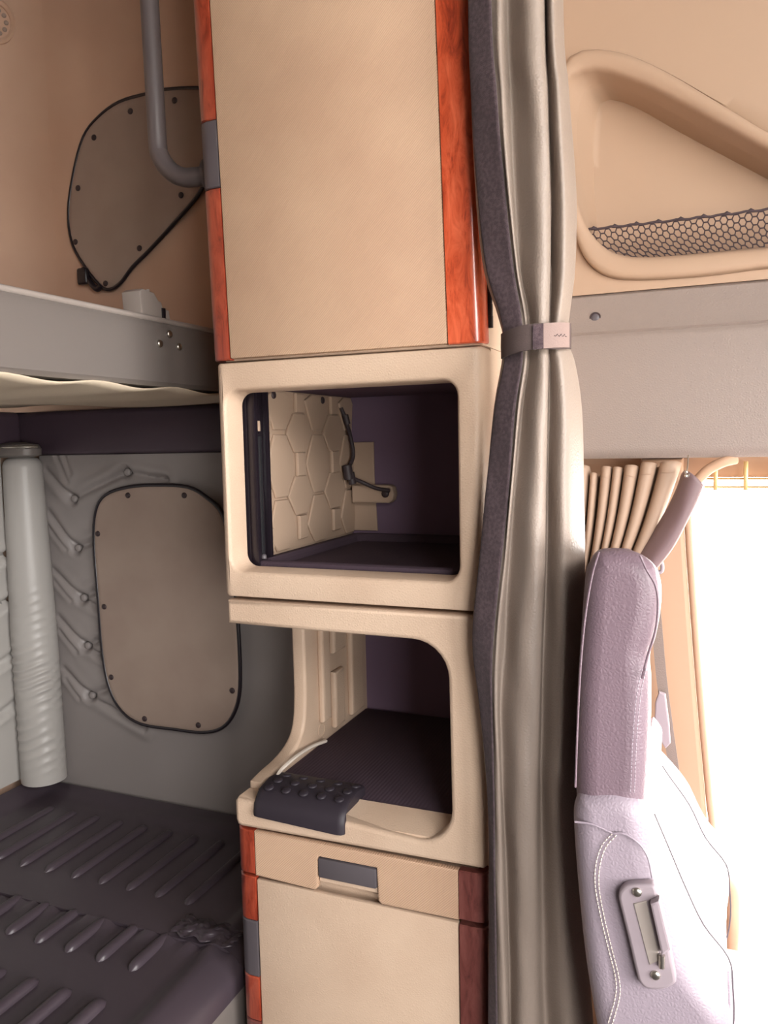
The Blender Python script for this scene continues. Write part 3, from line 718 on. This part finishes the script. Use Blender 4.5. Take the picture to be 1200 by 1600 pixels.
# hook tape lies on the sheet between the second and the third fold point
vs = []; fs = []; kk = list(range(4, 13))
for r in range(NR):
    for k in kk:
        nrm = Vector((0, -1, 0)); vs.append(grid[r][k]+nrm*.0052+Vector((0, .0014*sin(grid[r][k].z*17+k*.25)+.0006*sin(grid[r][k].z*41+k*.6), 0)))
m_ = len(kk)
for r in range(NR-1):
    for k in range(m_-1): fs.append((r*m_+k, r*m_+k+1, (r+1)*m_+k+1, (r+1)*m_+k))
vt = build('hook_tape', vs, fs, 'velcro', ct, True, fix=False); so = vt.modifiers.new('thickness', 'SOLIDIFY'); so.thickness = .002; so.offset = 0
# tie band
zt = ony(836, 532, YCU).z
e0, e1 = ony(786, 532, YCU).x-.002, ony(884, 532, YCU).x+.002
def ell(a, d=0): return ((e0+e1)/2+((e1-e0)/2+d)*cos(a), YCU+.012+(.040+d)*sin(a))
tie = thing('curtain_tie', 'brown webbing strap tied around the sleeper curtain', 'curtain tie', ((e0+e1)/2, YCU, zt-.017))
rings = []
for d, z in ((.0, -.017), (.003, -.017), (.0032, 0), (.003, .017), (.0, .017), (0, -.017)):
    rings.append([(*ell(2*pi*k/48, d), zt+z+.0015*sin(k*.4)+.004*cos(2*pi*k/48)) for k in range(48)])
loft('strap', rings, 'web', tie, sharp=40)
def patch(name, a0, a1, d0, d1, m, hh):
    rg = []
    for d, z in ((d0, -hh), (d1, -hh), (d1, hh), (d0, hh), (d0, -hh)):
        rg.append([(*ell(radians(a0+(a1-a0)*k/10), d), zt+z+.004*cos(radians(a0+(a1-a0)*k/10))) for k in range(11)])
    return loft(name, rg, m, tie, closed=False, sharp=30)
patch('strap_end', -68, -18, .0034, .006, 'webtab', .0165)
patch('strap_loop', -84, -66, .0034, .0055, 'velcro', .0160)
vs = []; fs = []
for k in range(7):
    a = radians(-50+k*3.4); p = ell(a, .0066); g, f = tube_geo([(p[0]-.0012, p[1], zt+.002), (p[0]+.0012, p[1], zt+.002+.003*(k % 2)-.001)], .0006, 4); o_ = len(vs); vs += g; fs += [tuple(i+o_ for i in q) for q in f]
build('stitching', vs, fs, 'velcro', tie)

# ------------------------------------------------------------------ cab side: moulded panel with niche, grey header, net
YP = 1.62
oc = [(874, 150), (878, 115), (890, 93), (915, 81), (955, 82), (1000, 95), (1050, 120), (1100, 150), (1150, 180), (1200, 210)]
ow = [Vector(v) for v in xz(oc, YP)]+[Vector((.20, 1.945)), Vector((.32, 1.875)), Vector((.375, 1.825)), Vector((.34, 1.785)), Vector((.20, 1.787))]
ow += [Vector(v) for v in xz([(1200, 420), (1100, 432), (1000, 438), (950, 433), (918, 410), (900, 370), (888, 300), (880, 225)], YP)]
ic = [(880, 190), (882, 152), (889, 130), (905, 117), (940, 113), (1000, 133), (1060, 162), (1130, 200), (1200, 238)]
iw = [Vector(v) for v in xz(ic, YP)]+[Vector((.18, 1.925)), Vector((.27, 1.87)), Vector((.30, 1.84)), Vector((.27, 1.825)), Vector((.18, 1.825))]
iw += [Vector(v) for v in xz([(1200, 387), (1100, 396), (1010, 402), (965, 397), (937, 380), (915, 350), (900, 300), (888, 240)], YP)]
bcv = [Vector((-.232, 2.03)), Vector((-.226, 2.14)), Vector((-.205, 2.166)), Vector((-.15, 2.14)), Vector((-.0736, 2.0837)), Vector((.0845, 1.972)), Vector((.20, 1.89)), Vector((.235, 1.858)), Vector((.20, 1.85)), Vector((.06, 1.85)), Vector((-.12, 1.85)), Vector((-.19, 1.86)), Vector((-.222, 1.90))]
CEN = Vector((-.06, 1.955))
def polar(P, N=96):
    P = catmull(P, 10, True); out = []
    for k in range(N):
        a = 2*pi*k/N; d = Vector((cos(a), sin(a))); best = 0
        for i in range(len(P)):
            p, q_ = P[i]-CEN, P[(i+1) % len(P)]-CEN; e = q_-p; den = d.x*e.y-d.y*e.x
            if abs(den) < 1e-12: continue
            t = (p.x*e.y-p.y*e.x)/den; s = (p.x*d.y-p.y*d.x)/den
            if t > 0 and -1e-6 <= s <= 1+1e-6: best = max(best, t)
        out.append(CEN+d*best)
    return out
def rectpolar(x0, x1, z0, z1, N=96):
    out = []; cs_ = [(x0, z0), (x0, z1), (x1, z0), (x1, z1)]
    an = {}
    for c in cs_:
        a = math.atan2(c[1]-CEN.y, c[0]-CEN.x) % (2*pi); an[round(a/(2*pi)*N) % N] = c
    for k in range(N):
        if k in an: out.append(Vector(an[k])); continue
        a = 2*pi*k/N; d = Vector((cos(a), sin(a))); ts = []
        if d.x > 1e-9: ts.append((x1-CEN.x)/d.x)
        if d.x < -1e-9: ts.append((x0-CEN.x)/d.x)
        if d.y > 1e-9: ts.append((z1-CEN.y)/d.y)
        if d.y < -1e-9: ts.append((z0-CEN.y)/d.y)
        out.append(CEN+d*min(ts))
    return out
O, I, Bk = polar(ow), polar(iw), polar(bcv)
PX0, PX1, PZ0, PZ1 = -.311, XF-.002, 1.776, ZC-.002
RP = rectpolar(PX0, PX1, PZ0, PZ1)
def at(P, y): return [(p.x, y, p.y) for p in P]
def mixp(A, B, t): return [a.lerp(b, t) for a, b in zip(A, B)]
up = thing('cab_upper_panel', 'tan moulded upper cab wall panel with rounded triangular storage niche', 'wall panel', (.6, YP, PZ0))
loft('panel', [at(RP, YP+.10), at(RP, YP), at(mixp(RP, O, .97), YP), at(mixp(RP, O, .994), YP), at(O, YP+.006)], 'tan_smooth', up, sharp=50)
loft('niche_rim', [at(O, YP+.012), at(mixp(O, I, .02), YP-.010), at(mixp(O, I, .10), YP-.015), at(mixp(O, I, .3), YP-.017), at(mixp(O, I, .75), YP-.014), at(mixp(O, I, .93), YP-.008), at(I, YP), at(mixp(I, Bk, .12), YP+.010), at(mixp(I, Bk, .45), YP+.032)], 'tan_smooth', up, sharp=60)
loft('niche_liner', [at(mixp(I, Bk, .42), YP+.030), at(mixp(I, Bk, .93), YP+.075), at(Bk, YP+.082), at(mixp(Bk, [CEN]*96, .06), YP+.083), at(mixp(Bk, [CEN]*96, .5), YP+.084), at(mixp(Bk, [CEN]*96, .98), YP+.084)], 'tan_smooth', up, cap1=True, sharp=60)
# net across the bottom of the niche
nt = thing('storage_net', 'black cord net stretched across the bottom of the wall niche', 'net', (0, YP, 1.83))
def netpt(u, w):    # u along x, w 0 top .. 1 bottom
    x0, x1 = -.238+.04*w*w, .235; x = x0+(x1-x0)*u; zt_ = 1.9005-.002*sin(pi*u)-.02*max(0, u-.7); zb = 1.838
    return Vector((x, YP+.004+.026*sin(pi*w*.5), zt_+(zb-zt_)*w))
vs = []; fs = []
def addt(path, r, s=5):
    g, f = tube_geo(path, r, s); o_ = len(vs); vs.extend(g); fs.extend([tuple(i+o_ for i in q) for q in f])
nc, nr = 23, 9
def nd(c, r, side):
    return netpt(min(1, max(0, (c+(.5 if r % 2 else 0)+side*.17)/nc)), min(1, (r+.35)/(nr+.5)))
for r in range(nr+1):
    for c in range(nc):
        a, b = nd(c, r, -1), nd(c, r, 1); addt([a, b], .0014)
        for s in (-1, 1):
            if r < nr:
                cc = c if (r % 2) else c
                if s > 0:
                    t = nd(c+(1 if r % 2 else 0), r+1, -1) if True else None
                    addt([b, t], .0012)
                else:
                    t = nd(c+(0 if r % 2 else -1), r+1, 1); addt([a, t], .0012)
build('mesh', vs, fs, 'net', nt, True)
tube('edge_cord', [netpt(k/40, 0)+Vector((0, 0, .0012*sin(k*1.9))) for k in range(41)], .0022, 'net', nt, 6)
for k in range(12):
    p = netpt((k+.4)/12, 0); tube('knot', [p-Vector((.006, 0, 0)), p+Vector((0, -.001, .0015)), p+Vector((.006, 0, 0))], lambda t: .0018+.0022*sin(pi*t), 'net', nt, 6)
# grey header panel over the doorway
hp = thing('header_panel', 'mauve grey grained vinyl header panel above the doorway', 'wall panel', (.6, YP, 1.455))
prof = [(1.729, 1.775), (YP+.002, 1.775), (YP-.006, 1.770), (1.597, 1.704), (1.595, 1.7005), (1.599, 1.696), (1.596, 1.691), (1.594, 1.685), (1.590, 1.480), (1.592, 1.466), (1.600, 1.458), (1.729, 1.456)]
prism('panel', prof, 0, -.311, XF-.002, 'header', hp)
ssc = disc_mesh('header_screw', .0085, .004, 'grey_insert', 16); q = ony(930, 497, 1.605)
rimg = tube('screw_rim', [(q.x+.0095*cos(a), 1.6045+.0, q.z+.0095*sin(a)) for a in [2*pi*k/20 for k in range(20)]], .0018, 'screw', hp, 6, True)
put('screw', ssc, (q.x, 1.6055, q.z), hp)

# ------------------------------------------------------------------ window curtain gathered at the pillar
wc = thing('window_curtain', 'pleated tan window curtain gathered under the header panel', 'curtain', (-.15, 1.56, 1.15))
YW = 1.555
folds_ = [(898, 922, 726), (923, 934, 738), (940, 957, 728), (958, 973, 729), (976, 998, 726), (1001, 1027, 722), (1031, 1066, 720)]
cp = []
for a_, b_, ty in folds_:
    w_ = b_-a_
    cp += [(a_+w_*.10, ty+8, .016), (a_+w_*.06, ty+3, -.002), (a_+w_*.28, ty, -.015), (a_+w_*.72, ty, -.015), (a_+w_*.94, ty+3, -.002), (a_+w_*.90, ty+8, .016)]
N = len(cp); grid = []
for j in range(31):
    t = j/30; row = []
    for i, (px, py, dp) in enumerate(cp):
        p = ony(px, py, YW); pb = ony(884+45*i/N, 985, YW-.01)
        a = p.lerp(pb, t); a.x += .014*sin(pi*t)*(.3+i/N)
        row.append(Vector((a.x, YW+dp*(1-.6*t)-.02*t, a.z)))
    grid.append(catmull(row, 3))
vs = [v for g in grid for v in g]; n = len(grid[0]); fs = [(r*n+k, r*n+k+1, (r+1)*n+k+1, (r+1)*n+k) for r in range(30) for k in range(n-1)]
o = build('curtain_sheet', vs, fs, 'wcurtain', wc, True, fix=False); so = o.modifiers.new('thickness', 'SOLIDIFY'); so.thickness = .0015
tube('hem_seam', [grid[2][k]+Vector((0, -.0012, 0)) for k in range(n)], .0012, 'wcurtain', wc, 5)
# the turned leading edge
le = [[(1066, 740), (1072, 735), (1084, 742), (1098, 757), (1094, 762)], [(1056, 768), (1062, 768), (1074, 775), (1088, 782), (1084, 788)], [(1040, 800), (1050, 800), (1062, 808), (1072, 815), (1068, 820)], [(1015, 840), (1024, 842), (1038, 850), (1050, 856), (1045, 860)], [(985, 880), (996, 884), (1008, 890), (1018, 896), (1012, 900)], [(935, 955), (942, 958), (948, 962), (955, 966), (950, 970)]]
g2 = [[ony(a, b, YW-.035+d) for (a, b), d in zip(r, (.022, .006, -.008, -.004, .022))] for r in le]
cols = [catmull(c, 5) for c in zip(*g2)]; g2 = [catmull([c[r] for c in cols], 5) for r in range(len(cols[0]))]
vs = [v for g in g2 for v in g]; n = len(g2[0]); fs = [(r*n+k, r*n+k+1, (r+1)*n+k+1, (r+1)*n+k) for r in range(len(g2)-1) for k in range(n-1)]
o = build('leading_edge', vs, fs, 'lining', wc, True, fix=False); so = o.modifiers.new('thickness', 'SOLIDIFY'); so.thickness = .0015
hk = ony(1074, 738, YW-.045)
tube('hook', catmull([(hk.x+.001, hk.y+.01, hk.z+.03), (hk.x, hk.y, hk.z+.008), (hk.x-.003, hk.y-.003, hk.z-.002), (hk.x, hk.y-.002, hk.z-.008), (hk.x+.003, hk.y, hk.z-.003)], 6), .0014, 'steel', wc, 6)
for dz_ in (0, .007): put('ring', disc_mesh('ring', .003, .002, 'steel', 10) if dz_ == 0 else bpy.data.meshes['ring'], (hk.x-.002, hk.y-.004, hk.z-.006+dz_), wc)
rd = thing('curtain_rod', 'tan bent curtain rod at the top of the doorway', 'rod', (0, 1.60, 1.45))
tube('rod', catmull([ony(1078, 760, 1.60), ony(1092, 748, 1.60), ony(1108, 733, 1.60), ony(1130, 722, 1.60), ony(1150, 717, 1.61)], 8), .0095, 'pillar', rd, 10)
cr_ = thing('curtain_track', 'thin brass curtain track with clips across the bright doorway top', 'curtain track', (.2, 1.70, 1.41))
p0, p1 = ony(1100, 748, 1.70), ony(1205, 746, 1.70)
for dz_ in (0, -.016): tube('track_bar', [(p0.x, 1.70, p0.z+dz_), (.9, 1.70, p0.z+dz_)], .0025, 'brass', cr_, 6)
for px in (1118, 1165):
    p = ony(px, 748, 1.70); box('clip', p.x-.004, p.x+.004, 1.692, 1.708, p.z-.022, p.z+.034, 'brass', cr_, .001)
for k in range(3): p = ony(1215+45*k, 748, 1.70); box('clip', p.x-.004, p.x+.004, 1.692, 1.708, p0.z-.022, p0.z+.034, 'brass', cr_, .001)

# ------------------------------------------------------------------ seat
YS0, YS1 = 1.0, 1.47
def pillow(name, P, y0, y1, r, m, parent, k=5, n=4, belly=0, dish=None):
    P = [tuple(v) for v in catmull([Vector(p) for p in P], n, True)]; rings = []
    c = Vector((sum(p[0] for p in P)/len(P), sum(p[1] for p in P)/len(P)))
    def ring(ins, y): return [(x, y, z) for x, z in offset(P, ins)]
    Q = offset(P, r)
    cap = lambda s, y: [(c.x+(x-c.x)*s, y, c.y+(z-c.y)*s) for x, z in Q]
    for i in range(k+1):
        a = radians(90)*i/k; rings.append(ring(r*(1-sin(a)), y0+r*(1-cos(a))))
    if dish:
        for f in (.18, .26, .34, .5, .66, .74, .82):
            g = min(1, max(0, (.5-abs(f-.5)-.14)/.14)); y = y0+(y1-y0)*f
            rings.append([(x-dish(x, z)*g, y, z) for x, z in P])
    for i in range(k, -1, -1):
        a = radians(90)*i/k; rings.append(ring(r*(1-sin(a)), y1-r*(1-cos(a))))
    nn_ = len(P); vs = [v for q in rings for v in q]; fs = []
    for kk_ in range(len(rings)-1):
        for i in range(nn_): j = (i+1) % nn_; fs.append((kk_*nn_+i, kk_*nn_+j, (kk_+1)*nn_+j, (kk_+1)*nn_+i))
    for q in (rings[0], rings[-1]):                   # flat end faces, triangulated safely
        v2, e2, f2, *_ = delaunay_2d_cdt([Vector((p[0], p[2])) for p in q], [], [list(range(nn_))], 1, 1e-5)
        o_ = len(vs); vs += [(p.x, q[0][1], p.y) for p in v2]; fs += [tuple(i+o_ for i in f) for f in f2]
    return build(name, vs, fs, m, parent, True, sharp=70)
st = thing('captain_chair', 'grey leather captain chair seen from its side beside the doorway', 'chair', (.15, 1.23, 0))
upx = [(909, 905), (915, 880), (930, 860), (955, 856), (982, 859), (1006, 868), (1026, 886), (1035, 915), (1034, 955), (1026, 1000), (1017, 1030), (1019, 1070), (1018, 1150), (1013, 1240), (1005, 1290), (960, 1300), (905, 1300), (895, 1250), (894, 1180), (897, 1080), (903, 985)]
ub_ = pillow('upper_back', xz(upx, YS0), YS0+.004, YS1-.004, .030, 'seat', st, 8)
lpx = [(893, 1290), (896, 1258), (908, 1242), (945, 1236), (980, 1241), (1005, 1258), (1017, 1290), (1026, 1340), (1045, 1400), (1062, 1460), (1095, 1530), (1138, 1588)]
low = xz(lpx, YS0)+[(.031, .757), (.032, .69), (.014, .61), (-.02, .53), (-.09, .52), (-.125, .60)]+xz([(955, 1750), (935, 1640), (914, 1520), (901, 1400)], YS0)
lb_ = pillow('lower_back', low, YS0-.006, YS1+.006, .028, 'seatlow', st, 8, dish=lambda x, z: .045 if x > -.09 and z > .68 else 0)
# the top of the backrest sweeps back towards the outboard side
def sweep(o, z0, z1, k):
    off = WL[o.name]
    for v in o.data.vertices:
        w = v.co+off; t = min(1, max(0, (w.z-z0)/(z1-z0))); t = t*t*(3-2*t); v.co.x -= k*max(0, w.y-YS0)*t*min(1, max(0, (w.x+.165)/.08))
for v in ub_.data.vertices:                           # and its top edge drops towards the outboard side
    w = v.co+WL[ub_.name]; v.co.z -= .135*max(0, w.y-YS0)*min(1, max(0, (w.z-1.0)/.3))
sweep(ub_, .90, 1.0, .10); sweep(lb_, .88, .98, .10)
# lighter centre insert between the bolsters
insp = [(-.075, 1.02), (-.10, 1.0), (-.10, .62), (-.03, .62), (-.02, .68), (-.03, .78), (-.065, .90), (-.075, .97)]
pillow('back_insert', insp, YS0+.10, YS1-.10, .014, 'seatlight', st)
# cushion
cpx = [(-.10, .50), (-.06, .585), (.05, .60), (.25, .60), (.42, .605), (.50, .585), (.53, .54), (.50, .47), (.40, .45), (0, .45), (-.08, .46)]
pillow('cushion', cpx, YS0-.02, YS1+.01, .035, 'seatlight', st)
for k in range(5):
    x = .03+.085*k; box('cushion_pleat', x, x+.074, YS0+.09, YS1-.09, .598, .612, 'seatlow', st, .006, 3)
box('seat_base', -.05, .42, YS0+.06, YS1-.06, .0, .452, 'rubber', st, .02, 2)
# stitched seams on the near face
def onface(px, y): return [ony(a, b, y) for a, b in px]
def stitch(px, y, r, dash, parent, name='stitching', m='thread'):
    P = catmull(onface(px, y), 8); L = [0]
    for i in range(1, len(P)): L.append(L[-1]+(P[i]-P[i-1]).length)
    def atl(s):
        s = min(max(s, 0), L[-1])
        for i in range(1, len(P)):
            if L[i] >= s: t = (s-L[i-1])/max(1e-9, L[i]-L[i-1]); return P[i-1].lerp(P[i], t)
        return P[-1]
    vs = []; fs = []; s = 0
    while s < L[-1]:
        g, f = tube_geo([atl(s), atl(s+dash*.72)], r, 5); o_ = len(vs); vs += g; fs += [tuple(i+o_ for i in q_) for q_ in f]; s += dash
    return build(name, vs, fs, m, parent, True)
sl = [(957, 1302), (940, 1322), (931, 1352), (930, 1385), (938, 1430), (950, 1480), (961, 1525), (962, 1555), (950, 1600)]
stitch(sl, YS0-.0085, .0007, .0055, st); stitch([(a+6, b+3) for a, b in sl], YS0-.0085, .0007, .0055, st)
stitch([(1009, 1045), (1001, 1085), (995, 1150), (991, 1240)], YS0-.0005, .0006, .005, st, m='seatlow')
stitch([(1003, 1045), (995, 1085), (989, 1150), (985, 1240)], YS0-.0005, .0006, .005, st, m='seatlow')
tube('seam', catmull(onface([(936, 862), (925, 900), (915, 960), (908, 1030), (903, 1120), (899, 1230)], YS0-.0005), 6), .0014, 'seat', st, 6)
tube('seam', catmull(onface([(1000, 868), (1010, 890), (1024, 915), (1028, 945), (1024, 985), (1012, 1025), (1003, 1060)], YS0+.001), 6), .0016, 'seat', st, 6)
tube('seam', catmull(onface([(957, 1302), (975, 1303), (998, 1318), (1012, 1340), (1019, 1372)], YS0-.0085), 6), .0014, 'seatlow', st, 6)
tube('seam', catmull(onface([(898, 1284), (925, 1288), (957, 1302)], YS0-.0085), 5), .0014, 'seatlow', st, 6)
fp = sorted([(z, x) for x, z in low if x > -.09 and .60 < z < 1.0])
for yy in (1.375, 1.12):
    tube('seam', catmull([(x+.0015-.10*(yy-YS0)*min(1, max(0, (z-.88)/.10))**2*(3-2*min(1, max(0, (z-.88)/.10))), yy, z) for z, x in fp], 4), .0012, 'grey_insert', st, 6)
# armrest mount
ppx = [(967, 1396), (972, 1384), (984, 1378), (1018, 1377), (1026, 1383), (1030, 1400), (1040, 1440), (1050, 1490), (1057, 1525), (1052, 1534), (1035, 1541), (1012, 1540), (1000, 1530), (994, 1512), (982, 1460), (972, 1420)]
YM = YS0-.012
mp_ = prism('armrest_mount', [tuple(v) for v in catmull([Vector(p) for p in xz(ppx, YM)], 3, True)], 1, YM-.008, YM+.008, 'grey_plastic', st, .004, 3)
prism('mount_recess', xz([(990, 1412), (1010, 1407), (1032, 1500), (1015, 1508)], YM-.009), 1, YM-.0095, YM-.004, 'housing', mp_, .001)
prism('mount_bar', xz([(1016, 1410), (1030, 1404), (1049, 1482), (1034, 1492)], YM-.016), 1, YM-.020, YM-.004, 'grey_plastic', mp_, .003)
for a, b in ((995, 1395), (1024, 1525)):
    p = ony(a, b, YM-.01); put('screw', disc_mesh('mount_screw', .006, .004, 'steel', 12) if a == 995 else bpy.data.meshes['mount_screw'], (p.x, YM-.0075, p.z), mp_)
p = ony(1034, 1502, YM-.012); tube('pin', [(p.x, YM-.012, p.z-.008), (p.x, YM-.012, p.z+.008)], .004, 'steel', mp_, 8)

# seat belt hanging from the pillar, behind the seat
sb = thing('seat_belt', 'grey seat belt with buckle tongue hanging on the pillar behind the seat', 'seat belt', (-.04, 1.60, .75))
YBt = 1.615
l1 = [(1022, 880), (1030, 960), (1038, 1050), (1048, 1130), (1058, 1200), (1066, 1260)]
A = catmull(onface(l1, YBt), 5)
rg = [[(p.x-.016, YBt, p.z), (p.x+.004, YBt-.004, p.z), (p.x+.004, YBt-.0055, p.z), (p.x-.016, YBt-.0015, p.z)] for p in A]
loft('strap', rg, 'header', sb, True, True, sharp=30)
tg = xz([(1024, 1096), (1030, 1080), (1040, 1084), (1046, 1130), (1048, 1160), (1040, 1168), (1028, 1150), (1023, 1120)], YBt-.015)
prism('tongue', tg, 1, YBt-.022, YBt-.008, 'grey_plastic', sb, .003, 2)
tube('belt_guide', catmull(onface([(1018, 868), (1026, 868), (1034, 880), (1034, 892), (1026, 892)], YBt-.01), 6, True), .004, 'grey_plastic', sb, 8, True)
# grab handle beyond the seat
gh = thing('grab_handle', 'tan bent grab handle beside the seat in the doorway', 'handle', (.07, 1.62, 0))
tube('tube', catmull([ony(1112, 1372, 1.62), ony(1128, 1374, 1.62), ony(1140, 1380, 1.62), ony(1146, 1398, 1.62), ony(1146, 1440, 1.62), ony(1143, 1490, 1.62), ony(1140, 1600, 1.62), Vector((ony(1140, 1600, 1.62).x, 1.62, .02))], 6), .013, 'pillar', gh, 12)
tube('foot_plate', [(ony(1140, 1600, 1.62).x, 1.62, 0), (ony(1140, 1600, 1.62).x, 1.62, .02)], .03, 'pillar', gh, 16)
